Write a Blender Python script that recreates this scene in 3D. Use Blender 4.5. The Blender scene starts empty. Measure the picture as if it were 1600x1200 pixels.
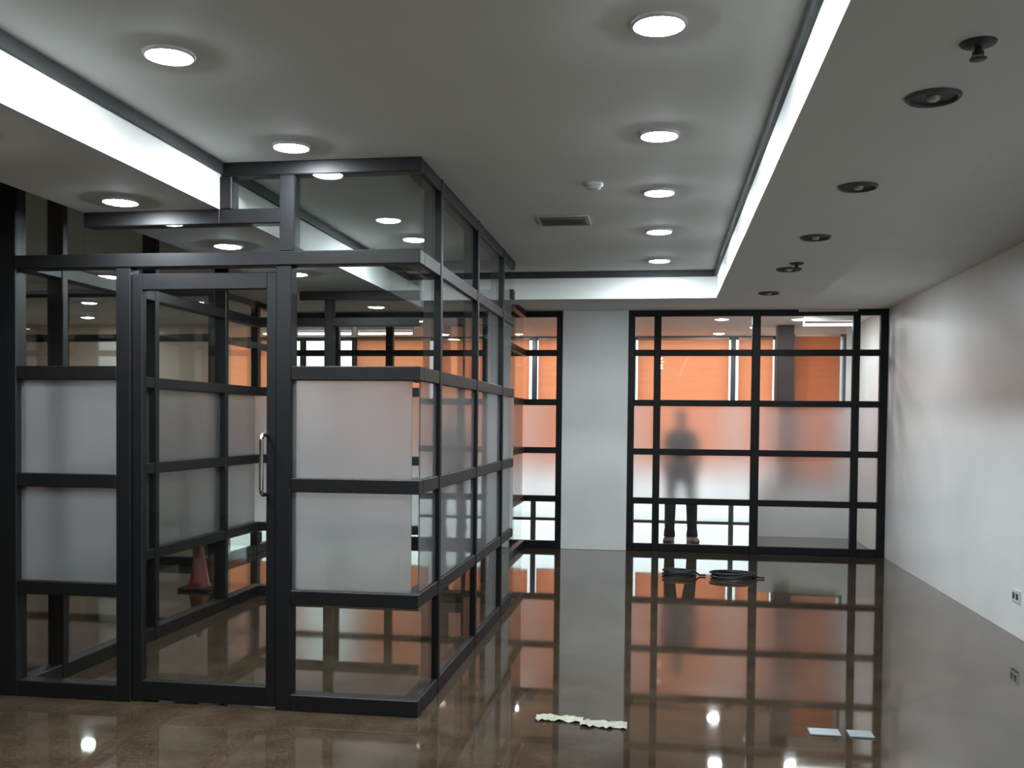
import bpy, bmesh, math, random
from mathutils import Vector, Matrix
random.seed(4)
S = bpy.context.scene
C = S.collection
# ------------------------------------------------------------------ camera, world, exposure
cd = bpy.data.cameras.new('camera'); cam = bpy.data.objects.new('camera', cd); C.objects.link(cam)
F_PX, YAW, PITCH, ROLL, CY = 1535.9, -0.1489, -0.0257, 0.0098, 698.5
cy, sy = math.cos(YAW), math.sin(YAW)
Fv = Vector((sy, cy, 0)); Rv = Vector((cy, -sy, 0)); Uv = Vector((0, 0, 1))
c, s = math.cos(PITCH), math.sin(PITCH); Fv, Uv = c*Fv + s*Uv, c*Uv - s*Fv
c, s = math.cos(ROLL), math.sin(ROLL); Rv, Uv = c*Rv + s*Uv, c*Uv - s*Rv
M = Matrix((Rv, Uv, -Fv)).transposed().to_4x4(); M.translation = (0, 0, 1.5)
cam.matrix_world = M
cd.sensor_width = 36; cd.lens = 36*F_PX/1600; cd.shift_y = (CY-600)/1600
cd.clip_start = .05; cd.clip_end = 200
S.camera = cam
vs = S.view_settings
S.display_settings.display_device = 'sRGB'
vs.view_transform = 'Standard'; vs.look = 'None'; vs.gamma = 1; vs.use_curve_mapping = False
vs.exposure = 0.6
W = bpy.data.worlds.new('overcast_daylight'); S.world = W; W.use_nodes = True
W.node_tree.nodes['Background'].inputs[0].default_value = (.89, .95, 1, 1)
W.node_tree.nodes['Background'].inputs[1].default_value = 1.85
LAMP = 285.0          # brightness of each lit downlight lens
S.cycles.max_bounces = 14; S.cycles.transparent_max_bounces = 40
S.cycles.transmission_bounces = 12; S.cycles.glossy_bounces = 6; S.cycles.diffuse_bounces = 4
S.cycles.caustics_refractive = True; S.cycles.caustics_reflective = False
S.cycles.sample_clamp_indirect = 4
S.cycles.use_denoising = True

# ------------------------------------------------------------------ materials
def mat(name, col, rough=.5, metal=0, coat=0, ior=1.45, noise=0, nscale=8, bump=0):
    m = bpy.data.materials.new(name); m.use_nodes = True; nt = m.node_tree
    b = nt.nodes['Principled BSDF']
    b.inputs['Base Color'].default_value = (*col, 1); b.inputs['Roughness'].default_value = rough
    b.inputs['Metallic'].default_value = metal; b.inputs['IOR'].default_value = ior
    b.inputs['Coat Weight'].default_value = coat
    if noise:
        tc = nt.nodes.new('ShaderNodeTexCoord'); n = nt.nodes.new('ShaderNodeTexNoise')
        n.inputs['Scale'].default_value = nscale; n.inputs['Detail'].default_value = 5
        nt.links.new(tc.outputs['Object'], n.inputs['Vector'])
        r = nt.nodes.new('ShaderNodeMapRange')
        r.inputs['From Min'].default_value = .3; r.inputs['From Max'].default_value = .7
        r.inputs['To Min'].default_value = 1-noise; r.inputs['To Max'].default_value = 1+noise
        nt.links.new(n.outputs['Fac'], r.inputs['Value'])
        mx = nt.nodes.new('ShaderNodeVectorMath'); mx.operation = 'SCALE'
        mx.inputs[0].default_value = col; nt.links.new(r.outputs[0], mx.inputs['Scale'])
        nt.links.new(mx.outputs[0], b.inputs['Base Color'])
        if bump:
            bp = nt.nodes.new('ShaderNodeBump'); bp.inputs['Strength'].default_value = bump
            bp.inputs['Distance'].default_value = .004
            nt.links.new(n.outputs['Fac'], bp.inputs['Height']); nt.links.new(bp.outputs[0], b.inputs['Normal'])
    return m
def emis(name, col, st):
    m = bpy.data.materials.new(name); m.use_nodes = True; nt = m.node_tree; nt.nodes.clear()
    e = nt.nodes.new('ShaderNodeEmission'); o = nt.nodes.new('ShaderNodeOutputMaterial')
    e.inputs[0].default_value = (*col, 1); e.inputs[1].default_value = st
    nt.links.new(e.outputs[0], o.inputs[0]); return m
def glass_clear():
    m = bpy.data.materials.new('clear_glass'); m.use_nodes = True; nt = m.node_tree; nt.nodes.clear()
    t = nt.nodes.new('ShaderNodeBsdfTransparent'); t.inputs[0].default_value = (.95, .975, .965, 1)
    g = nt.nodes.new('ShaderNodeBsdfGlossy'); g.inputs['Roughness'].default_value = .0
    fr = nt.nodes.new('ShaderNodeFresnel'); fr.inputs[0].default_value = 1.5
    # both faces use the outward ratio so the inner face does not turn into a total mirror
    geo = nt.nodes.new('ShaderNodeNewGeometry'); mr = nt.nodes.new('ShaderNodeMapRange')
    mr.inputs['To Min'].default_value = 1.5; mr.inputs['To Max'].default_value = 1/1.5
    nt.links.new(geo.outputs['Backfacing'], mr.inputs['Value']); nt.links.new(mr.outputs[0], fr.inputs[0])
    mx = nt.nodes.new('ShaderNodeMixShader'); o = nt.nodes.new('ShaderNodeOutputMaterial')
    nt.links.new(fr.outputs[0], mx.inputs[0]); nt.links.new(t.outputs[0], mx.inputs[1]); nt.links.new(g.outputs[0], mx.inputs[2])
    nt.links.new(mx.outputs[0], o.inputs[0]); return m
def glass_frost():
    m = bpy.data.materials.new('frosted_glass'); m.use_nodes = True; nt = m.node_tree; nt.nodes.clear()
    r = nt.nodes.new('ShaderNodeBsdfRefraction'); r.inputs[0].default_value = (.95, .945, .945, 1)
    r.inputs['Roughness'].default_value = .43; r.inputs['IOR'].default_value = 1.3
    t = nt.nodes.new('ShaderNodeBsdfTranslucent'); t.inputs[0].default_value = (.85, .88, .9, 1)
    d = nt.nodes.new('ShaderNodeBsdfDiffuse'); d.inputs[0].default_value = (.8, .84, .86, 1)
    g = nt.nodes.new('ShaderNodeBsdfGlossy'); g.inputs['Roughness'].default_value = .03
    fr = nt.nodes.new('ShaderNodeFresnel'); geo = nt.nodes.new('ShaderNodeNewGeometry'); mr = nt.nodes.new('ShaderNodeMapRange')
    mr.inputs['To Min'].default_value = 1.5; mr.inputs['To Max'].default_value = 1/1.5
    nt.links.new(geo.outputs['Backfacing'], mr.inputs['Value']); nt.links.new(mr.outputs[0], fr.inputs[0])
    m1 = nt.nodes.new('ShaderNodeMixShader'); m1.inputs[0].default_value = .12
    nt.links.new(r.outputs[0], m1.inputs[1]); nt.links.new(t.outputs[0], m1.inputs[2])
    m2 = nt.nodes.new('ShaderNodeMixShader'); m2.inputs[0].default_value = .03
    nt.links.new(m1.outputs[0], m2.inputs[1]); nt.links.new(d.outputs[0], m2.inputs[2])
    m3 = nt.nodes.new('ShaderNodeMixShader'); o = nt.nodes.new('ShaderNodeOutputMaterial')
    nt.links.new(fr.outputs[0], m3.inputs[0]); nt.links.new(m2.outputs[0], m3.inputs[1]); nt.links.new(g.outputs[0], m3.inputs[2])
    nt.links.new(m3.outputs[0], o.inputs[0]); return m
def blind_mat():
    m = bpy.data.materials.new('orange_blind_fabric'); m.use_nodes = True; nt = m.node_tree; nt.nodes.clear()
    t = nt.nodes.new('ShaderNodeBsdfTranslucent'); d = nt.nodes.new('ShaderNodeBsdfDiffuse')
    tc = nt.nodes.new('ShaderNodeTexCoord'); n = nt.nodes.new('ShaderNodeTexNoise')
    mp = nt.nodes.new('ShaderNodeMapping'); mp.inputs['Scale'].default_value = (.6, 1, 9)
    nt.links.new(tc.outputs['Object'], mp.inputs[0]); nt.links.new(mp.outputs[0], n.inputs['Vector']); n.inputs['Scale'].default_value = 2
    r = nt.nodes.new('ShaderNodeMapRange'); r.inputs['To Min'].default_value = .9; r.inputs['To Max'].default_value = 1.1
    nt.links.new(n.outputs['Fac'], r.inputs['Value'])
    v = nt.nodes.new('ShaderNodeVectorMath'); v.operation = 'SCALE'; v.inputs[0].default_value = (.88, .285, .14)
    nt.links.new(r.outputs[0], v.inputs['Scale']); nt.links.new(v.outputs[0], t.inputs[0])
    d.inputs[0].default_value = (.62, .2, .09, 1)
    mx = nt.nodes.new('ShaderNodeAddShader'); o = nt.nodes.new('ShaderNodeOutputMaterial')
    mm = nt.nodes.new('ShaderNodeMixShader'); mm.inputs[0].default_value = .12
    nt.links.new(t.outputs[0], mm.inputs[1]); nt.links.new(d.outputs[0], mm.inputs[2]); nt.links.new(mm.outputs[0], o.inputs[0])
    nt.nodes.remove(mx)
    return m
def floor_mat():
    m = bpy.data.materials.new('polished_brown_granite'); m.use_nodes = True; nt = m.node_tree
    b = nt.nodes['Principled BSDF']; L = nt.links.new
    b.inputs['IOR'].default_value = 1.5; b.inputs['Specular Tint'].default_value = (1, .9, .8, 1)
    tc = nt.nodes.new('ShaderNodeTexCoord')
    br = nt.nodes.new('ShaderNodeTexBrick'); br.offset = 0; br.inputs['Scale'].default_value = 1
    br.inputs['Brick Width'].default_value = .6; br.inputs['Row Height'].default_value = .6
    br.inputs['Mortar Size'].default_value = .0015
    br.inputs['Color1'].default_value = (.040, .028, .018, 1); br.inputs['Color2'].default_value = (.056, .039, .025, 1)
    br.inputs['Mortar'].default_value = (.036, .026, .018, 1)
    L(tc.outputs['Object'], br.inputs['Vector'])
    n1 = nt.nodes.new('ShaderNodeTexNoise'); n1.inputs['Scale'].default_value = 55; n1.inputs['Detail'].default_value = 4
    n2 = nt.nodes.new('ShaderNodeTexNoise'); n2.inputs['Scale'].default_value = 4.5; n2.inputs['Detail'].default_value = 6
    for n in (n1, n2): L(tc.outputs['Object'], n.inputs['Vector'])
    r1 = nt.nodes.new('ShaderNodeMapRange'); r1.inputs['From Min'].default_value = .3; r1.inputs['From Max'].default_value = .7
    r1.inputs['To Min'].default_value = .6; r1.inputs['To Max'].default_value = 1.4; L(n1.outputs['Fac'], r1.inputs['Value'])
    r2 = nt.nodes.new('ShaderNodeMapRange'); r2.inputs['From Min'].default_value = .3; r2.inputs['From Max'].default_value = .7
    r2.inputs['To Min'].default_value = .7; r2.inputs['To Max'].default_value = 1.3; L(n2.outputs['Fac'], r2.inputs['Value'])
    mu = nt.nodes.new('ShaderNodeMath'); mu.operation = 'MULTIPLY'; L(r1.outputs[0], mu.inputs[0]); L(r2.outputs[0], mu.inputs[1])
    v = nt.nodes.new('ShaderNodeVectorMath'); v.operation = 'SCALE'; L(br.outputs['Color'], v.inputs[0]); L(mu.outputs[0], v.inputs['Scale'])
    L(v.outputs[0], b.inputs['Base Color'])
    r3 = nt.nodes.new('ShaderNodeMapRange'); r3.inputs['To Min'].default_value = .015; r3.inputs['To Max'].default_value = .06
    L(n2.outputs['Fac'], r3.inputs['Value']); L(r3.outputs[0], b.inputs['Roughness'])
    return m
def wall_mat(name, col, rough):
    """matt-satin paint with faint patchy wear and horizontal scuffs"""
    m = mat(name, col, rough, noise=.05, nscale=1.2, coat=.0, bump=.03)
    return m
MT = dict(
    frame=mat('dark_bronze_frame', (.006, .006, .0065), .45, 0, 0, 1.33, noise=.12, nscale=20),
    white=wall_mat('white_paint', (.80, .81, .80), .36),
    ceil=mat('ceiling_paint', (.82, .83, .81), .8, noise=.02, nscale=2),
    cove=mat('dark_grey_cove', (.03, .032, .034), .6, noise=.1, nscale=10),
    beige=mat('beige_wall_paint', (.68, .52, .42), .6, noise=.04, nscale=1.5),
    floor=floor_mat(), glass=glass_clear(), frost=glass_frost(), blind=blind_mat(),
    steel=mat('brushed_steel', (.62, .60, .57), .18, 1, noise=.05, nscale=60),
    ring=mat('satin_ring', (.6, .6, .6), .35, .1, noise=.05, nscale=30),
    brown=mat('dark_brown_paint', (.035, .022, .022), .6, noise=.1, nscale=6),
    dull=mat('dull_ring', (.13, .12, .12), .5, .2, noise=.1, nscale=30),
    dark=mat('dark_recess', (.05, .05, .055), .5, noise=.1, nscale=30),
    lamp=emis('lamp_glow', (.86, .95, 1), LAMP), lamp2=emis('weaker_lamp_glow', (.95, .97, 1), LAMP*.55), tube=emis('tube_glow', (.95, .95, 1), 5),
    alu=mat('window_frame_grey', (.09, .10, .12), .4, .3, noise=.08, nscale=20),
    paper=mat('pale_paper', (.32, .32, .25), .7, noise=.12, nscale=25),
    tile=mat('pale_blue_tile', (.24, .28, .29), .3, noise=.06, nscale=20),
    cable=mat('black_cable', (.02, .02, .022), .45, noise=.1, nscale=40),
    red=mat('red_plastic', (.30, .028, .03), .4, noise=.08, nscale=12),
    rubber=mat('black_rubber', (.02, .02, .02), .7, noise=.1, nscale=20),
    teal=mat('pale_green_plastic', (.32, .48, .42), .4, noise=.08, nscale=12),
    plastic=mat('grey_white_plastic', (.6, .6, .58), .35, noise=.03, nscale=20),
    vent=mat('vent_metal', (.36, .35, .31), .5, noise=.05, nscale=20),
    trouser=mat('dark_trousers', (.022, .024, .032), .85, noise=.2, nscale=30, bump=.3),
    shirt=mat('dark_shirt', (.035, .035, .042), .85, noise=.2, nscale=25, bump=.3),
    skin=mat('skin', (.36, .2, .13), .5, noise=.06, nscale=15), hair=mat('black_hair', (.012, .01, .01), .5, noise=.3, nscale=60),
    shoe=mat('tan_shoes', (.16, .10, .07), .5, noise=.15, nscale=25),
    concrete=mat('light_pavement', (.6, .6, .6), .8, noise=.1, nscale=1.5),
    lip=mat('eye_and_lip', (.05, .02, .018), .4, noise=.1, nscale=30),
)
# ------------------------------------------------------------------ helpers
def link(name, me, m, parent=None, loc=(0, 0, 0)):
    o = bpy.data.objects.new(name, me); C.objects.link(o); o.location = loc
    if m is not None and not me.materials: me.materials.append(m)
    if parent: o.parent = parent
    return o
def box_bm(bm, x0, x1, y0, y1, z0, z1):
    x0, x1 = sorted((x0, x1)); y0, y1 = sorted((y0, y1)); z0, z1 = sorted((z0, z1))
    r = bmesh.ops.create_cube(bm, size=1)
    for v in r['verts']:
        v.co = Vector(((x0+x1)/2+v.co.x*(x1-x0), (y0+y1)/2+v.co.y*(y1-y0), (z0+z1)/2+v.co.z*(z1-z0)))
    return r['verts']
def mesh_from(bm, name):
    me = bpy.data.meshes.new(name); bm.to_mesh(me); bm.free(); return me
def bevel(bm, w, seg=1):
    bmesh.ops.bevel(bm, geom=list(bm.edges), offset=w, segments=seg, affect='EDGES', profile=.5)
def boxes(name, lst, m, parent=None, bev=0, loc=(0, 0, 0)):
    bm = bmesh.new()
    for b in lst: box_bm(bm, *b)
    if bev: bevel(bm, bev)
    return link(name, mesh_from(bm, name), m, parent, loc)
def lathe(name, prof, m, parent=None, loc=(0, 0, 0), n=32, smooth=True):
    """prof: list of (r,z)"""
    bm = bmesh.new(); rings = []
    for r, z in prof:
        if r < 1e-6: rings.append([bm.verts.new((0, 0, z))])
        else: rings.append([bm.verts.new((r*math.cos(2*math.pi*k/n), r*math.sin(2*math.pi*k/n), z)) for k in range(n)])
    for a, b in zip(rings, rings[1:]):
        for k in range(n):
            q = [a[k % len(a)], a[(k+1) % len(a)], b[(k+1) % len(b)], b[k % len(b)]]
            u = []
            for v in q:
                if v not in u: u.append(v)
            if len(u) > 2: bm.faces.new(u)
    bmesh.ops.recalc_face_normals(bm, faces=bm.faces)
    for f in bm.faces: f.smooth = smooth
    return link(name, mesh_from(bm, name), m, parent, loc)
def tube(name, pts, r, m, parent=None, n=10, closed=False, loc=(0, 0, 0)):
    pts = [Vector(p) for p in pts]; bm = bmesh.new(); rings = []; N = len(pts)
    up = Vector((0, 0, 1))
    for i, p in enumerate(pts):
        if closed: t = pts[(i+1) % N]-pts[i-1]
        else: t = pts[min(i+1, N-1)]-pts[max(i-1, 0)]
        t.normalize(); a = t.cross(up)
        if a.length < .1: a = t.cross(Vector((1, 0, 0)))
        a.normalize(); b = t.cross(a)
        rings.append([bm.verts.new(p+r*(math.cos(2*math.pi*k/n)*a+math.sin(2*math.pi*k/n)*b)) for k in range(n)])
    prs = list(zip(rings, rings[1:])) + ([(rings[-1], rings[0])] if closed else [])
    for a, b in prs:
        for k in range(n): bm.faces.new([a[k], a[(k+1) % n], b[(k+1) % n], b[k]])
    if not closed:
        bm.faces.new(rings[0]); bm.faces.new(rings[-1])
    bmesh.ops.recalc_face_normals(bm, faces=bm.faces)
    for f in bm.faces: f.smooth = True
    return link(name, mesh_from(bm, name), m, parent, loc)
def thing(name, label, cat, loc=(0, 0, 0), group=None):
    o = bpy.data.objects.new(name, None); C.objects.link(o); o.location = loc
    o.empty_display_size = .1
    o['label'] = label; o['category'] = cat
    if group: o['group'] = group
    return o
def tag(o, label, cat, group=None):
    o['label'] = label; o['category'] = cat
    if group: o['group'] = group
    return o
def struct(name, lst, m, bev=0):
    o = boxes(name, lst, m, None, bev); o['kind'] = 'structure'; return o

# ------------------------------------------------------------------ measures (metres)
YF, YB, YP, FY = 4.80, 7.93, 11.62, 15.10      # booth front, booth back, far partition, street facade
XR, XL, XW = -1.19, -3.45, 2.54                # booth right, booth left, right wall
ZC, ZS = 2.815, 2.577                          # ceiling, dropped border
XTL, XTR, YT = -2.252, .464, 8.606             # inner edges of the raised tray
XSL, XSR, YS = -3.009, 1.29, 8.96              # outer edges of the dropped border
R1, R2, R3, R4 = .588, 1.165, 1.737, 2.322     # rail centres
H = .036                                       # half rail

# ------------------------------------------------------------------ setting
struct('floor', [(-9.5, 2.8, -5, FY+.05, -.12, 0)], MT['floor'])
struct('ceiling', [(-9.5, 2.8, -5, FY+.2, ZC, ZC+.12)], MT['ceil'])
struct('wall_right', [(XW, XW+.2, -5, 13.3, 0, ZC)], MT['white'])
struct('wall_rear', [(-9.5, 2.8, -5.2, -5, 0, ZC)], MT['white'])
struct('wall_left', [(-9.5, -9.3, -5, FY+.2, 0, ZC)], MT['beige'])
struct('wall_pillar', [(-1.144, -.374, YP-.05, YP+.35, 0, ZC)], MT['white'], .004)
struct('wall_beige', [(-9.3, -5.95, 12.9, 13.05, 0, ZC)], MT['beige'])
# right end of the street side: low wall, return and window wall
struct('wall_header', [(1.74, 2.42, 13.5, 13.62, 2.70, ZC)], MT['beige'])
struct('wall_return', [(1.74, 2.42, 13.5, 13.62, 0, .76),
                       (2.42, 2.74, 13.5, 13.62, 0, ZC), (2.54, 2.74, 13.3, 13.5, 0, ZC)], MT['white'])
struct('wall_low', [(1.26, 1.74, 13.5, 13.62, 0, .76)], MT['white'])
col = boxes('column', [(1.53, 1.74, 13.42, 13.66, .76, ZC)], MT['brown'], None, .006); col['kind'] = 'structure'
struct('ground', [(-30, 30, FY+.05, FY+40, -.25, -.06)], MT['concrete'])
# dropped ceiling border: four sides, each hanging from the ceiling
struct('ceiling_border_left', [(XSL, XTL, -3, YS, ZS, ZC)], MT['ceil'])
struct('ceiling_border_right', [(XTR, XSR, -3, YS, ZS, ZC)], MT['ceil'])
struct('ceiling_border_far', [(XTL, XTR, YT, YS, ZS, ZC)], MT['ceil'])
struct('ceiling_border_near', [(XTL, XTR, -3, -2.3, ZS, ZC)], MT['ceil'])
# dark cove strip under the raised ceiling
struct('trim_1', [(XTL, XTL+.02, -2.3, YT, ZC-.055, ZC)], MT['cove'])
struct('trim_2', [(XTR-.02, XTR, -2.3, YT, ZC-.055, ZC)], MT['cove'])
struct('trim_3', [(XTL+.02, XTR-.02, YT-.02, YT, ZC-.055, ZC)], MT['cove'])
struct('trim_gap_light', [(1.55, 2.2, YP-.03, YP, ZC-.03, ZC)], mat('gap_light_strip', (.6, .5, .36), .35, .5, noise=.05, nscale=20))  # gold colour paints the light showing through a gap over the partition

# ------------------------------------------------------------------ glazed partitions
def bar(root, name, axis, a0, a1, f0, f1, z0, z1):
    b = (a0, a1, f0, f1, z0, z1) if axis == 'x' else (f0, f1, a0, a1, z0, z1)
    return boxes(name, [b], MT['frame'], root, .004)
def pane(root, axis, a0, a1, fc, z0, z1, kind):
    nm = 'frosted_pane' if kind == 'f' else 'glass_pane'
    t = .004; e = .004
    b = (a0-e, a1+e, fc-t, fc+t, z0-e, z1+e) if axis == 'x' else (fc-t, fc+t, a0-e, a1+e, z0-e, z1+e)
    return boxes(nm, [b], MT['frost' if kind == 'f' else 'glass'], root)
def bay(root, axis, a0, a1, f0, f1, rails, kinds, gc=None, ga=None):
    """rails: (z0,z1) from the bottom up; kinds: f frosted, c clear, - open, one per gap"""
    gc = (f0+f1)/2 if gc is None else gc
    for z0, z1 in rails: bar(root, 'rail', axis, a0, a1, f0, f1, z0, z1)
    g0, g1 = ga or (a0, a1)
    for (p, q), k in zip(zip(rails, rails[1:]), kinds):
        if k != '-': pane(root, axis, g0, g1, gc, p[1], q[0], k)
BASE = (0, .085)
RR = [BASE] + [(r-H, r+H) for r in (R1, R2, R3, R4)]
# origin empties stay at world origin offsets so that part meshes keep world coordinates
def wallroot(label, name='glass_partition', group=None):
    return thing(name, label, 'partition', (0, 0, 0), group)
# booth front
t = wallroot('dark framed glass front wall of the booth, beside and above its glass door')
F0, F1, GY = YF, YF+.09, YF+.012
bar(t, 'post', 'x', -3.52, -3.40, F0, F1, 0, ZC)
bar(t, 'post', 'x', -2.826, -2.745, F0, F1, 0, R4-H)
bar(t, 'post', 'x', -1.945, -1.865, F0, F1, 0, R4-H)
bay(t, 'x', -3.40, -2.826, F0, F1, RR[:4], 'cff')
pane(t, 'x', -3.40, -2.826, GY, R3+H, R4-H, 'c')
bay(t, 'x', -1.865, XR, F0, F1, RR[:4], '---')
for z0, z1, k in ((BASE[1], R1-H, 'c'), (R1+H, R2-H, 'f'), (R2+H, R3-H, 'f'), (R3+H, R4-H, 'c')):
    if k == 'f':
        pane(t, 'x', -1.865, -1.24, GY+.02, z0, z1, 'f'); pane(t, 'x', -1.232, XR-.012, GY+.02, z0, z1, 'c')
    else: pane(t, 'x', -1.865, XR-.012, GY+.02, z0, z1, 'c')
bar(t, 'rail', 'x', -3.40, XR, F0-.005, F1, R4-H, R4+H)                      # head rail over the door
bar(t, 'post', 'x', -1.930, -1.852, F0, F1, R4+H, ZC-.07)
bar(t, 'rail', 'x', XSL, XTL, F0, F1, ZS-.075, ZS)
bar(t, 'rail', 'x', XTL, -1.930, F0, F1, ZS-.075, ZS)
bar(t, 'post', 'x', XTL, XTL+.065, F0, F1, ZS, ZC-.07)
bar(t, 'rail', 'x', XTL+.02, XR, F0, F1, ZC-.07, ZC)
bar(t, 'rail', 'x', -3.40, XSL, F0, F1, ZC-.07, ZC)
pane(t, 'x', -3.40, XSL, GY, R4+H, ZC-.07, 'c')
pane(t, 'x', XSL, -1.930, GY, R4+H, ZS-.075, 'c')
pane(t, 'x', XTL+.065, -1.930, GY, ZS, ZC-.07, 'c')
pane(t, 'x', -1.852, XR-.012, GY, R4+H, ZC-.07, 'c')
# booth right side
TOPR = (ZC-.07, ZC)
t = wallroot('dark framed side wall of the booth, facing the white wall')
S0, S1 = XR-.09, XR
ys = [YF+.092, 5.27, 6.37, 7.42, YB]
for y in ys[1:4]:
    bar(t, 'post', 'y', y-.02, y+.03, S0-.005, S1+.004, 0, ZC)
ends = [(ys[0], 5.25), (5.30, 6.35), (6.40, 7.40), (7.45, YB)]
for a, b in ends: bay(t, 'y', a, b, S0, S1, RR+[TOPR], 'cffcc', XR-.02)
# booth left side
t = wallroot('dark framed side wall of the booth, at its far left')
S0, S1 = XL, XL+.09
pl = [5.17, 6.21, 7.29]
for y in pl: bar(t, 'post', 'y', y-.02, y+.03, S0-.004, S1+.005, 0, ZC)
for a, b in [(YF+.092, 5.15), (5.20, 6.19), (6.24, 7.27), (7.32, YB)]:
    bay(t, 'y', a, b, S0, S1, RR+[TOPR], 'cffcc')
# booth back
t = wallroot('dark framed rear wall of the booth, seen through its front')
bar(t, 'post', 'x', -2.79, -2.72, YB, YB+.09, 0, ZS-.075)
bar(t, 'post', 'x', -1.93, -1.86, YB, YB+.09, 0, ZS-.075)
for a, b in [(XL, -2.79), (-2.72, -1.93), (-1.86, XR)]:
    bay(t, 'x', a, b, YB, YB+.09, RR, 'cffc')
bar(t, 'rail', 'x', XSL, XR, YB, YB+.09, ZS-.075, ZS)
bar(t, 'rail', 'x', XTL+.02, XR, YB, YB+.09, ZC-.07, ZC)
pane(t, 'x', XSL, XR, YB+.045, R4+H, ZS-.075, 'c'); pane(t, 'x', XTL+.02, XR, YB+.045, ZS, ZC-.07, 'c')

# booth door
d = thing('glass_door', 'frameless looking glass door with dark stiles and chrome pull handle', 'door', (-2.345, YF, 0))
d['label'] = 'glass door with dark frame and steel pull handle, in the booth front'
def dbox(nm, x0, x1, z0, z1, y0=.015, y1=.065): return boxes(nm, [(x0, x1, y0, y1, z0, z1)], MT['frame'], d, .004)
X0, X1 = -.398, .398
dbox('stile', X0, X0+.055, .012, 2.255); dbox('stile', X1-.055, X1, .012, 2.255)
dbox('bottom_rail', X0+.055, X1-.055, .012, .115); dbox('top_rail', X0+.055, X1-.055, 2.17, 2.255)
boxes('glass_pane', [(X0+.051, X1-.051, .036, .044, .111, 2.174)], MT['glass'], d)
def dpull(side):
    y = .015 if side < 0 else .065; yo = y+side*.075; hx = X1-.05
    r = .028; pts = []
    za, zb = 1.115, 1.42
    pts.append((hx, y, zb))
    for k in range(5):
        a = k/4*math.pi/2; pts.append((hx, yo-side*r+side*r*math.sin(a), zb-r+r*math.cos(a)))
    for k in range(5):
        a = k/4*math.pi/2; pts.append((hx, yo-side*r+side*r*math.cos(a), za+r-r*math.sin(a)))
    pts.append((hx, y, za))
    h = tube('handle', pts, .011, MT['steel'], d, 12); h['label'] = 'steel D shaped pull handle'
dpull(-1); dpull(1)

# far partition (right of the pillar)
def far_wall(label, posts, bays, kinds='cffcc', y=YP, name='glass_partition', rails=None, top=True):
    t = wallroot(label, name)
    for a, b in posts: bar(t, 'post', 'x', a, b, y, y+.08, 0, ZC)
    for a, b in bays: bay(t, 'x', a, b, y+.004, y+.076, (rails or RR)+[(ZC-.07, ZC)], kinds)
    return t
far_wall('large dark framed glass partition between pillar and white right wall',
         [(-.374, -.30), (-.077, .005), (1.041, 1.135), (2.156, 2.235), (2.455, 2.54)],
         [(-.30, -.077), (.005, 1.041), (1.135, 2.156), (2.235, 2.455)])
far_wall('narrow dark framed glass partition left of the white pillar',
         [(-1.82, -1.72), (-1.22, -1.144)], [(-1.72, -1.22)])
far_wall('far dark framed glass partition, seen through the booth',
         [(-3.99, -3.90), (-3.31, -3.22), (-2.60, -2.51)],
         [(-4.45, -3.99), (-3.90, -3.31), (-3.22, -2.60), (-2.51, -1.82)])
t = wallroot('short dark framed side wall running back to the narrow glass partition')
for y in (8.99, 10.30): bar(t, 'post', 'y', y, y+.06, -1.66, -1.58, 0, ZC)
for a, b in [(9.05, 10.30), (10.36, YP)]: bay(t, 'y', a, b, -1.655, -1.585, RR+[TOPR], 'cffcc')
far_wall('dark framed glass partition left of the booth, under the far left ceiling',
         [(-8.6, -8.5), (-7.4, -7.3), (-6.2, -6.1), (-5.35, -5.26), (-4.53, -4.44)],
         [(-8.5, -7.4), (-7.3, -6.2), (-6.1, -5.35), (-5.26, -4.53)], 'cffcc', 9.4)
t = wallroot('dark framed glass side wall behind the left of the booth')
bar(t, 'post', 'y', 10.45, 10.53, -4.53, -4.45, 0, ZC)
for a, b in [(9.48, 10.45), (10.53, YP)]: bay(t, 'y', a, b, -4.525, -4.455, RR+[TOPR], 'cffcc')

# ------------------------------------------------------------------ street facade windows and blinds
mull = [-7.95, -6.42, -5.68, -4.82, -3.42, -1.93, -.41, 1.08, 1.72, 2.60]
wn = 0
for a, b in zip(mull, mull[1:]):
    wn += 1
    fr = boxes('window_%d' % wn, [(a-.035, a+.035, FY, FY+.1, .0, ZC), (b-.035+.001, b+.035, FY+.001, FY+.099, .0, ZC),
               (a+.035, b-.035, FY, FY+.1, 0, .022), (a+.035, b-.035, FY, FY+.1, ZC-.05, ZC)], MT['alu'], None, .003)
    fr['kind'] = 'structure'
    boxes('pane', [(a+.035, b-.035, FY+.045, FY+.053, .022, ZC-.05)], MT['glass'], fr)
struct('wall_facade', [(-9.3, -7.985, FY, FY+.15, 0, ZC), (2.635, 2.8, FY, FY+.15, 0, ZC)], MT['beige'])
struct('wall_side', [(2.6, 2.8, 13.62, FY, 0, ZC)], MT['white'])
def blind(x0, x1, y, ztop, zbot, label, group='orange roller blinds on the street windows'):
    b = thing('roller_blind', label, 'blind', ((x0+x1)/2, y, zbot), group)
    w = (x1-x0)/2; h = ztop-zbot
    bm = bmesh.new(); n = 24; rows = []
    for k in range(n+1):
        z = .015+(h-.05)*k/n; yy = .004*math.sin(k*.9)+.0015*math.sin(k*2.3)
        rows.append([bm.verts.new((-w, yy, z)), bm.verts.new((w, yy+.002, z))])
    for p, q in zip(rows, rows[1:]): bm.faces.new([p[0], p[1], q[1], q[0]])
    link('fabric', mesh_from(bm, 'fabric'), MT['blind'], b)
    boxes('bottom_bar', [(-w, w, -.010, .010, 0, .022)], MT['beige'], b, .003)
    tube('roller', [(-w, 0, h-.02), (w, 0, h-.02)], .019, MT['beige'], b, 12)
    return b
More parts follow.
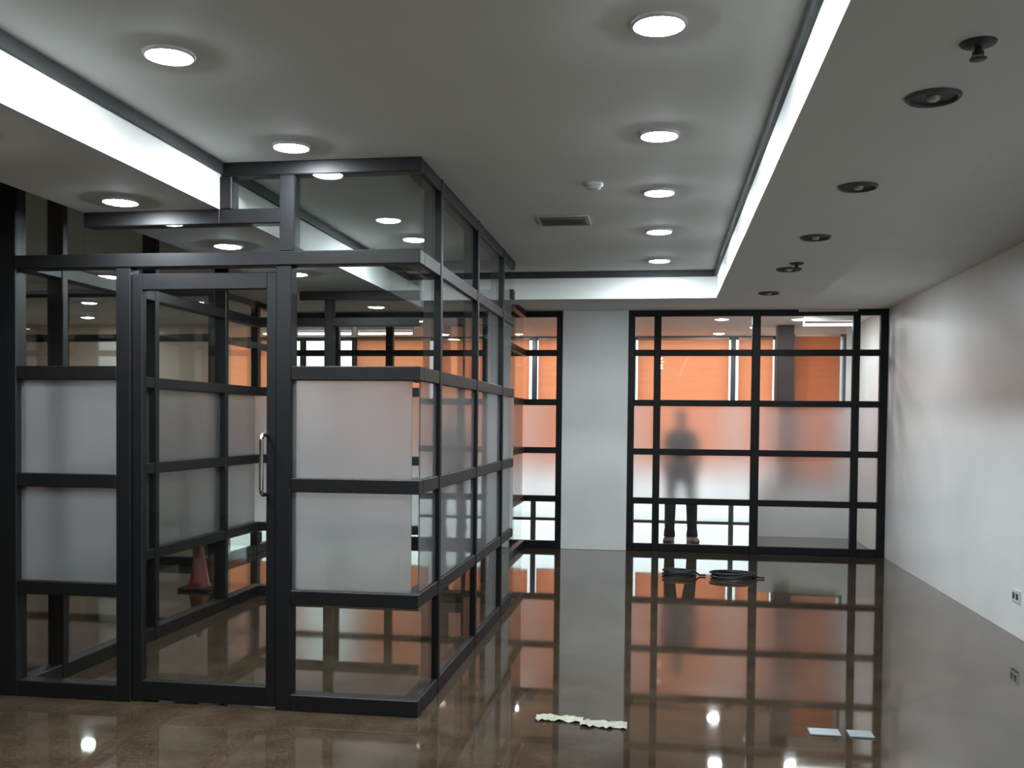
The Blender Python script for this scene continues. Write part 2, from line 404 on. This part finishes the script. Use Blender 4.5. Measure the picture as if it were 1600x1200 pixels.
nm = {3: 'far left street window seen through the booth', 1: 'outermost left street window', 4: 'street window behind the booth',
      5: 'street window left of the mullion behind the narrow partition', 6: 'street window right of the mullion behind the narrow partition',
      7: 'wide street window behind the standing person', 8: 'narrow street window beside the dark column', 2: 'half width street window left of the booth'}
for i, (a, b) in enumerate(zip(mull, mull[1:]), 1):
    if i in (3, 9): continue
    blind(a+.07, b-.07, FY-.05, ZC-.02, .76+.012*(i % 3), 'orange roller blind on the %s' % nm[i])
# window right of the column
fr = boxes('window_10', [(1.74, 1.77, 13.50, 13.6, 0.76, 2.70), (2.385, 2.42, 13.50, 13.6, 0.76, 2.70), (1.77, 2.385, 13.5, 13.6, 0.76, 0.79), (1.77, 2.385, 13.5, 13.6, 2.67, 2.70)], MT['alu'], None, .003)
fr['kind'] = 'structure'
boxes('pane', [(1.77, 2.385, 13.56, 13.568, 0.79, 2.67)], MT['glass'], fr)
blind(1.76, 2.335, 13.46, 2.70, 0.78, 'orange roller blind right of the dark column, near the right corner')

# ------------------------------------------------------------------ ceiling fittings
def downlight(x, y, z, lit, label, group, power=1.0):
    t = thing('downlight', label, 'ceiling light', (x, y, z), group)
    k = 1 if lit else .93
    lathe('trim_ring', [(.079*k, -.002), (.080*k, -.010), (.085*k, -.013), (.092*k, -.008), (.094*k, 0)], MT['ring'] if lit else MT['dull'], t)
    if lit:
        lathe('lens', [(.0, -.022), (.03, -.0205), (.060, -.016), (.075, -.011), (.080, -.003)], MT['lamp'] if power == 1 else MT['lamp2'], t, n=20)
    else:
        lathe('recess_shade_disc', [(.072, -.003), (.045, -.0022), (.022, -.0025)], MT['dark'], t)  # flat disc, the shade of a recess put into its dark colour
        lathe('dead_bulb', [(.022, -.001), (.021, -.010), (.012, -.016), (0, -.018)], MT['ring'], t, n=16)
    return t
words = ['nearest', 'second', 'third', 'fourth', 'fifth', 'farthest']
for i, y in enumerate((2.1, 3.30, 4.56, 5.68, 6.83, 8.05)):
    downlight(-.02, y, ZC, True, '%s lit downlight of the long bright row in the raised ceiling' % words[i], 'lit downlights in the raised ceiling')
for i, (y, w) in enumerate(((2.15, 'nearest'), (3.36, 'very bright'), (4.55, 'last'))):
    downlight(-1.77, y, ZC, True, '%s lit downlight of the row in front of the booth, raised ceiling' % w, 'lit downlights in the raised ceiling')
downlight(-1.77, 6.95, ZC, True, 'lit downlight in the raised ceiling inside the booth', 'lit downlights in the raised ceiling')
for i, (y, w) in enumerate(((3.35, 'nearest'), (4.56, 'in front of the booth'), (5.79, 'just inside the booth'), (6.94, 'deep inside the booth'))):
    downlight(-2.66, y, ZS, True, 'lit downlight in the left dropped ceiling border, %s' % w, 'lit downlights in the left dropped border')
for i, (y, w) in enumerate(((3.41, 'nearest'), (4.64, 'second'), (5.86, 'third'), (7.04, 'fourth, beside the small sprinkler'), (8.30, 'farthest'))):
    downlight(.87, y, ZS, False, 'unlit downlight in the right dropped ceiling border, %s' % w, 'unlit downlights in the right dropped border')
for (x, y, w) in ((-3.59, 11.95, 'seen through the booth above the far partition'), (-2.12, 14.55, 'at the head of the narrow partition'),
                  (.83, 14.55, 'near the orange blinds behind the large partition'), (.75, 12.59, 'just behind the top of the large partition'),
                  (1.69, 12.65, 'above the dark column near the right corner'), (1.715, 12.07, 'nearest the tube lamp behind the large partition'),
                  (-5.07, 12.2, 'far away left of the booth door handle'), (-5.16, 8.44, 'left of the booth, near its head rail'),
                  (-6.45, 10.4, 'upper of two small ones far left'), (-7.40, 11.9, 'lower of two small ones far left')):
    downlight(x, y, ZC, True, 'lit ceiling downlight %s' % w, 'lit downlights beyond the booth', .8)
for x, y, w in ((-.75, 9.6, 'left one hidden behind the far dropped border'), (1.25, 9.7, 'right one hidden behind the far dropped border'),
                (-.02, .95, 'long row, above the camera'), (-.02, -.25, 'long row, behind the camera'),
                (-1.77, .95, 'booth row, above the camera'), (-1.77, -.25, 'booth row, behind the camera')):
    downlight(x, y, ZC, True, 'lit downlight of the room, %s' % w, 'lit downlights out of view')
def sprinkler(x, y, z, label):
    t = thing('sprinkler', label, 'sprinkler', (x, y, z), 'ceiling sprinklers')
    lathe('cover_plate', [(.0, -.012), (.03, -.012), (.046, -.006), (.05, 0)], MT['dark'], t, n=24)
    lathe('stem', [(.010, -.012), (.010, -.024), (.016, -.026), (.016, -.032), (0, -.033)], MT['dark'], t, n=12)
    lathe('deflector', [(.0, -.048), (.022, -.048), (.024, -.045), (0, -.044)], MT['dark'], t, n=16)
    for sx in (-1, 1): tube('frame_arm', [(sx*.010, 0, -.030), (sx*.016, 0, -.038), (sx*.006, 0, -.046)], .003, MT['dark'], t, 6)
sprinkler(.87, 2.95, ZS, 'dark ceiling sprinkler nearest, in the right dropped ceiling border')
sprinkler(.89, 6.80, ZS, 'small far ceiling sprinkler in the right dropped ceiling border')
t = thing('smoke_detector', 'small round smoke detector on the raised ceiling', 'smoke detector', (-.376, 5.45, ZC))
lathe('base', [(.05, 0), (.05, -.012), (.042, -.018)], MT['plastic'], t); lathe('sensor_head', [(.042, -.016), (.036, -.03), (.02, -.036), (0, -.037)], MT['ring'], t)
t = thing('ceiling_vent', 'square pale air vent in the raised ceiling', 'vent', (-.635, 6.40, ZC))
boxes('frame', [(-.17, .17, -.15, -.125, -.012, 0), (-.17, .17, .125, .15, -.012, 0), (-.17, -.145, -.125, .125, -.012, 0), (.145, .17, -.125, .125, -.012, 0)], MT['vent'], t, .002)
boxes('backing', [(-.145, .145, -.125, .125, -.003, 0)], MT['dark'], t)
sl = None
for k in range(7):
    y = -.105+k*.035
    if sl is None:
        bm = bmesh.new(); vsx = box_bm(bm, -.145, .145, -.012, .012, -.002, .001)
        bmesh.ops.rotate(bm, verts=vsx, cent=(0, 0, 0), matrix=Matrix.Rotation(.5, 3, 'X')); sl = mesh_from(bm, 'slat')
    link('slat', sl, MT['vent'], t, (0, y, -.0095))
def tube_lamp(x0, x1, y, label, z=ZC):
    t = thing('tube_lamp', label, 'ceiling light', ((x0+x1)/2, y, z), 'fluorescent tube lamps behind the partitions'); w = (x1-x0)/2
    boxes('housing', [(-w, w, -.03, .03, -.06, 0)], MT['plastic'], t, .004)
    for sx in (-1, 1): boxes('lamp_holder', [(sx*(w-.012)-.012, sx*(w-.012)+.012, -.012, .012, -.125, -.058)], MT['plastic'], t, .003)
    tube('tube', [(-w+.02, 0, -.105), (w-.02, 0, -.105)], .016, MT['tube'], t, 12)
tube_lamp(1.70, 2.32, 12.35, 'glowing fluorescent tube lamp behind the large partition, near the right corner')
tube_lamp(-5.08, -4.26, 13.3, 'left fluorescent tube lamp in front of the bare street window')
tube_lamp(-4.20, -3.38, 13.3, 'right fluorescent tube lamp in front of the orange blind behind the booth')

# ------------------------------------------------------------------ wall socket, floor litter
t = thing('wall_socket', 'small grey double socket low on the white right wall', 'socket', (XW, 7.45, .29))
boxes('face_plate', [(-.012, 0, -.075, .075, -.045, .045)], MT['plastic'], t, .003)
for sy_ in (-.035, .035): boxes('outlet', [(-.0145, -.010, sy_-.022, sy_+.022, -.022, .022)], MT['dark'], t, .002)
def crumpled(name, x0, x1, y0, y1, m, label, seed, amp=.012, th=.002, nx=14, ny=4, cat='paper', skew=0):
    rnd = random.Random(seed); bm = bmesh.new(); g = []
    for j in range(ny+1):
        row = []
        for i in range(nx+1):
            e = rnd.uniform(-1, 1)*.12*(y1-y0) if j in (0, ny) else 0
            row.append(bm.verts.new((x0+(x1-x0)*i/nx+skew*j/ny-(x0+x1)/2, y0+(y1-y0)*j/ny+e-(y0+y1)/2, .002+rnd.random()*amp)))
        g.append(row)
    for j in range(ny):
        for i in range(nx): bm.faces.new([g[j][i], g[j][i+1], g[j+1][i+1], g[j+1][i]])
    r = bmesh.ops.extrude_face_region(bm, geom=list(bm.faces))
    for v in r['geom']:
        if isinstance(v, bmesh.types.BMVert): v.co.z += th
    bmesh.ops.recalc_face_normals(bm, faces=bm.faces)
    o = link(name, mesh_from(bm, name), m, None, ((x0+x1)/2, (y0+y1)/2, 0)); return tag(o, label, cat)
crumpled('paper_strip', -.60, -.36, 4.86, 4.95, MT['paper'], 'left piece of crumpled pale paper strip on the glossy floor', 2)
crumpled('paper_strip', -.37, -.14, 4.80, 4.90, MT['paper'], 'right piece of crumpled pale paper strip, towards the pillar reflection', 5)
for x0, x1, l in ((.74, .885, 'left of two pale blue square tiles lying on the floor'), (.925, 1.04, 'right of two pale blue square tiles lying on the floor')):
    o = boxes('loose_tile', [(x0-(x0+x1)/2, x1-(x0+x1)/2, -.05, .05, 0, .008)], MT['tile'], None, .002, ((x0+x1)/2, 4.925, 0)); tag(o, l, 'tile', 'loose tiles on the floor')
def coil(x, y, r, turns, label, seed):
    rnd = random.Random(seed); pts = []; n = 26
    for k in range(turns*n):
        a = 2*math.pi*k/n; rr = r*(1+.08*math.sin(a*1.7+seed)+.05*math.sin(a*.37))
        pts.append((rr*math.cos(a)*1.15, rr*math.sin(a)*.9, .010+.012*(k/n)))
    pts += [(pts[-1][0]+.06*k, pts[-1][1]+.03*math.sin(k), .012) for k in range(1, 3)]
    o = tube('cable_coil', pts, .009, MT['cable'], None, 8, loc=(x, y, 0)); tag(o, label, 'cable', 'cable coils by the large partition')
coil(.72, 9.76, .17, 4, 'right loose coil of dark cable on the floor before the large partition', 1)
coil(.20, 9.80, .12, 4, 'left smaller coil of dark cable on the floor, below the person', 3)
t = thing('traffic_cone', 'small red cone with black base left of the booth', 'cone', (-3.99, 8.12, 0))
boxes('base', [(-.14, .14, -.14, .14, 0, .028)], MT['rubber'], t, .008)
lathe('cone', [(.10, .028), (.085, .06), (.028, .40), (.022, .42), (0, .42)], MT['red'], t)
t = thing('waste_bin', 'pale green waste bin behind the glass left of the booth', 'bin', (-4.75, 9.78, 0))
bm = bmesh.new(); v = box_bm(bm, -.11, .11, -.1, .1, 0, .26)
for q in v:
    if q.co.z < .1: q.co.x *= .8; q.co.y *= .8
bevel(bm, .012, 2); link('bucket', mesh_from(bm, 'bucket'), MT['teal'], t)
boxes('rim', [(-.12, .12, -.11, .11, .255, .275)], MT['teal'], t, .006)

# ------------------------------------------------------------------ person standing behind the far partition
def skin(name, verts, edges, radii, m, parent, lvl=2, root=0):
    me = bpy.data.meshes.new(name); me.from_pydata([Vector(v) for v in verts], edges, [])
    o = bpy.data.objects.new(name, me); C.objects.link(o); o.parent = parent
    md = o.modifiers.new('skin', 'SKIN'); md.use_smooth_shade = True
    for i, r in enumerate(radii):
        sv = me.skin_vertices[0].data[i]; sv.radius = r if isinstance(r, tuple) else (r, r); sv.use_root = (i == root)
    ss = o.modifiers.new('sub', 'SUBSURF'); ss.levels = lvl; ss.render_levels = lvl
    if m: me.materials.append(m)
    return o
def freeze(o):
    dg = bpy.context.evaluated_depsgraph_get(); me = bpy.data.meshes.new_from_object(o.evaluated_get(dg))
    o.modifiers.clear(); o.data = me; return o
pn = thing('person', 'person standing behind the large partition in dark shirt and dark trousers', 'person', (.27, 12.62, 0))
V = [(0, 0, .90), (0, .0, 1.05), (0, .0, 1.22), (0, .01, 1.36), (0, .0, 1.43), (0, -.01, 1.50),            # pelvis..head base
     (-.10, 0, .84), (-.125, -.02, .48), (-.13, .01, .10),                                                   # left leg on screen
     (.10, 0, .84), (.145, .03, .48), (.155, .06, .10),
     (-.155, .01, 1.36), (-.205, .02, 1.12), (-.20, -.05, .90), (-.195, -.07, .83),                            # arms
     (.155, .01, 1.36), (.205, .02, 1.12), (.20, -.05, .90), (.195, -.07, .83)]
E = [(0, 1), (1, 2), (2, 3), (3, 4), (4, 5), (0, 6), (6, 7), (7, 8), (0, 9), (9, 10), (10, 11), (3, 12), (12, 13), (13, 14), (14, 15), (3, 16), (16, 17), (17, 18), (18, 19)]
Rr = [(.15, .11), (.135, .10), (.155, .11), (.14, .09), .06, .055, .095, .078, .066, .095, .078, .066, .062, .047, .036, .028, .062, .047, .036, .028]
body = freeze(skin('body', V, E, Rr, None, pn))
for mm in (MT['shirt'], MT['trouser'], MT['skin']): body.data.materials.append(mm)
for p_ in body.data.polygons:
    z = p_.center.z; x = abs(p_.center.x)
    p_.material_index = 2 if (z > 1.44 or (z < .93 and x > .165 and z > .7)) else (1 if z < .93 else 0)
# head with face
bm = bmesh.new(); bmesh.ops.create_uvsphere(bm, u_segments=32, v_segments=24, radius=1)
for v in bm.verts:
    x, y, z = v.co; jaw = 1-.28*max(0, -z)**1.2
    v.co = Vector((x*.074*jaw, y*.092*(1-.12*max(0, -z)), z*.112))
    if y < -.5:
        n_ = math.exp(-(x*x)/.02-((z+.12)**2)/.05); v.co.y -= .022*n_                     # nose
        for ex in (-.38, .38): v.co.y += .009*math.exp(-((x-ex)**2)/.02-((z-.12)**2)/.012)  # sockets
        v.co.y -= .004*math.exp(-(x*x)/.06-((z+.5)**2)/.006)
for f in bm.faces: f.smooth = True
head = link('head', mesh_from(bm, 'head'), MT['skin'], pn, (0, -.02, 1.565))
for sx in (-1, 1):
    lathe('ear', [(0, -.006), (.014, -.004), (.019, 0), (.014, .004), (0, .006)], MT['skin'], head, (sx*.073, .01, -.005), 16).rotation_euler = (0, math.pi/2, 0)
    lathe('eye', [(0, -.008), (.006, -.006), (.009, 0), (.006, .006), (0, .008)], MT['lip'], head, (sx*.028, -.079, .013), 12)
boxes('mouth', [(-.021, .021, -.004, .004, -.003, .003)], MT['lip'], head, .002, (0, -.083, -.054))
bm = bmesh.new(); bmesh.ops.create_uvsphere(bm, u_segments=28, v_segments=20, radius=1)
bmesh.ops.delete(bm, geom=[v for v in bm.verts if v.co.z < (.42 if v.co.y < -.2 else -.28)], context='VERTS')
for v in bm.verts:
    v.co = Vector((v.co.x*.082, v.co.y*.101+.006, v.co.z*.122))*(1+.02*math.sin(v.co.x*40+v.co.z*33))
for f in bm.faces: f.smooth = True
hr = link('hair', mesh_from(bm, 'hair'), MT['hair'], head); sm = hr.modifiers.new('solid', 'SOLIDIFY'); sm.thickness = .008
# hands: palm with four fingers and a thumb each
for sx in (-1, 1):
    x, y, z = sx*.195, -.07, .83
    HV = [(x, y, z), (x, y-.008, z-.045), (x, y-.012, z-.085)]; HE = [(0, 1), (1, 2)]; HR = [(.022, .028), (.018, .036), (.014, .036)]
    hd = freeze(skin('hand', HV, HE, HR, MT['skin'], pn, 1))
    for k, ln in enumerate((.062, .072, .068, .052)):
        fy = y-.038+k*.019
        skin('finger', [(x, fy, z-.080), (x-sx*.003, fy-.002, z-.088-ln*.5), (x-sx*.014, fy-.002, z-.088-ln)], [(0, 1), (1, 2)], [.009, .0085, .007], MT['skin'], hd, 1)
    skin('thumb', [(x, y-.025, z-.03), (x-sx*.006, y-.055, z-.055), (x-sx*.010, y-.062, z-.085)], [(0, 1), (1, 2)], [.012, .010, .008], MT['skin'], hd, 1)
for sx, yy, rz in ((-.13, .01, -.25), (.155, .06, .3)):
    bm = bmesh.new(); v = box_bm(bm, -.045, .045, -.19, .09, 0, .075)
    bmesh.ops.subdivide_edges(bm, edges=list(bm.edges), cuts=3, use_grid_fill=True)
    for q in bm.verts:
        f = max(0, (-q.co.y-.02)/.17)
        if q.co.z > .03: q.co.z -= f*.045*(q.co.z/.075)
        q.co.x *= 1-.35*max(0, f-.6)*2.2
        q.co.x *= 1+.12*math.sin(max(0, f)*3)
    bevel(bm, .006)
    for f in bm.faces: f.smooth = True
    sh = link('shoe', mesh_from(bm, 'shoe'), MT['shoe'], pn, (sx, yy, 0)); sh.rotation_euler = (0, 0, rz)
    lathe('trouser_hem', [(.062, .17), (.068, .12), (.072, .065), (.068, .06), (.058, .08)], MT['trouser'], pn, (sx, yy, 0), 20)
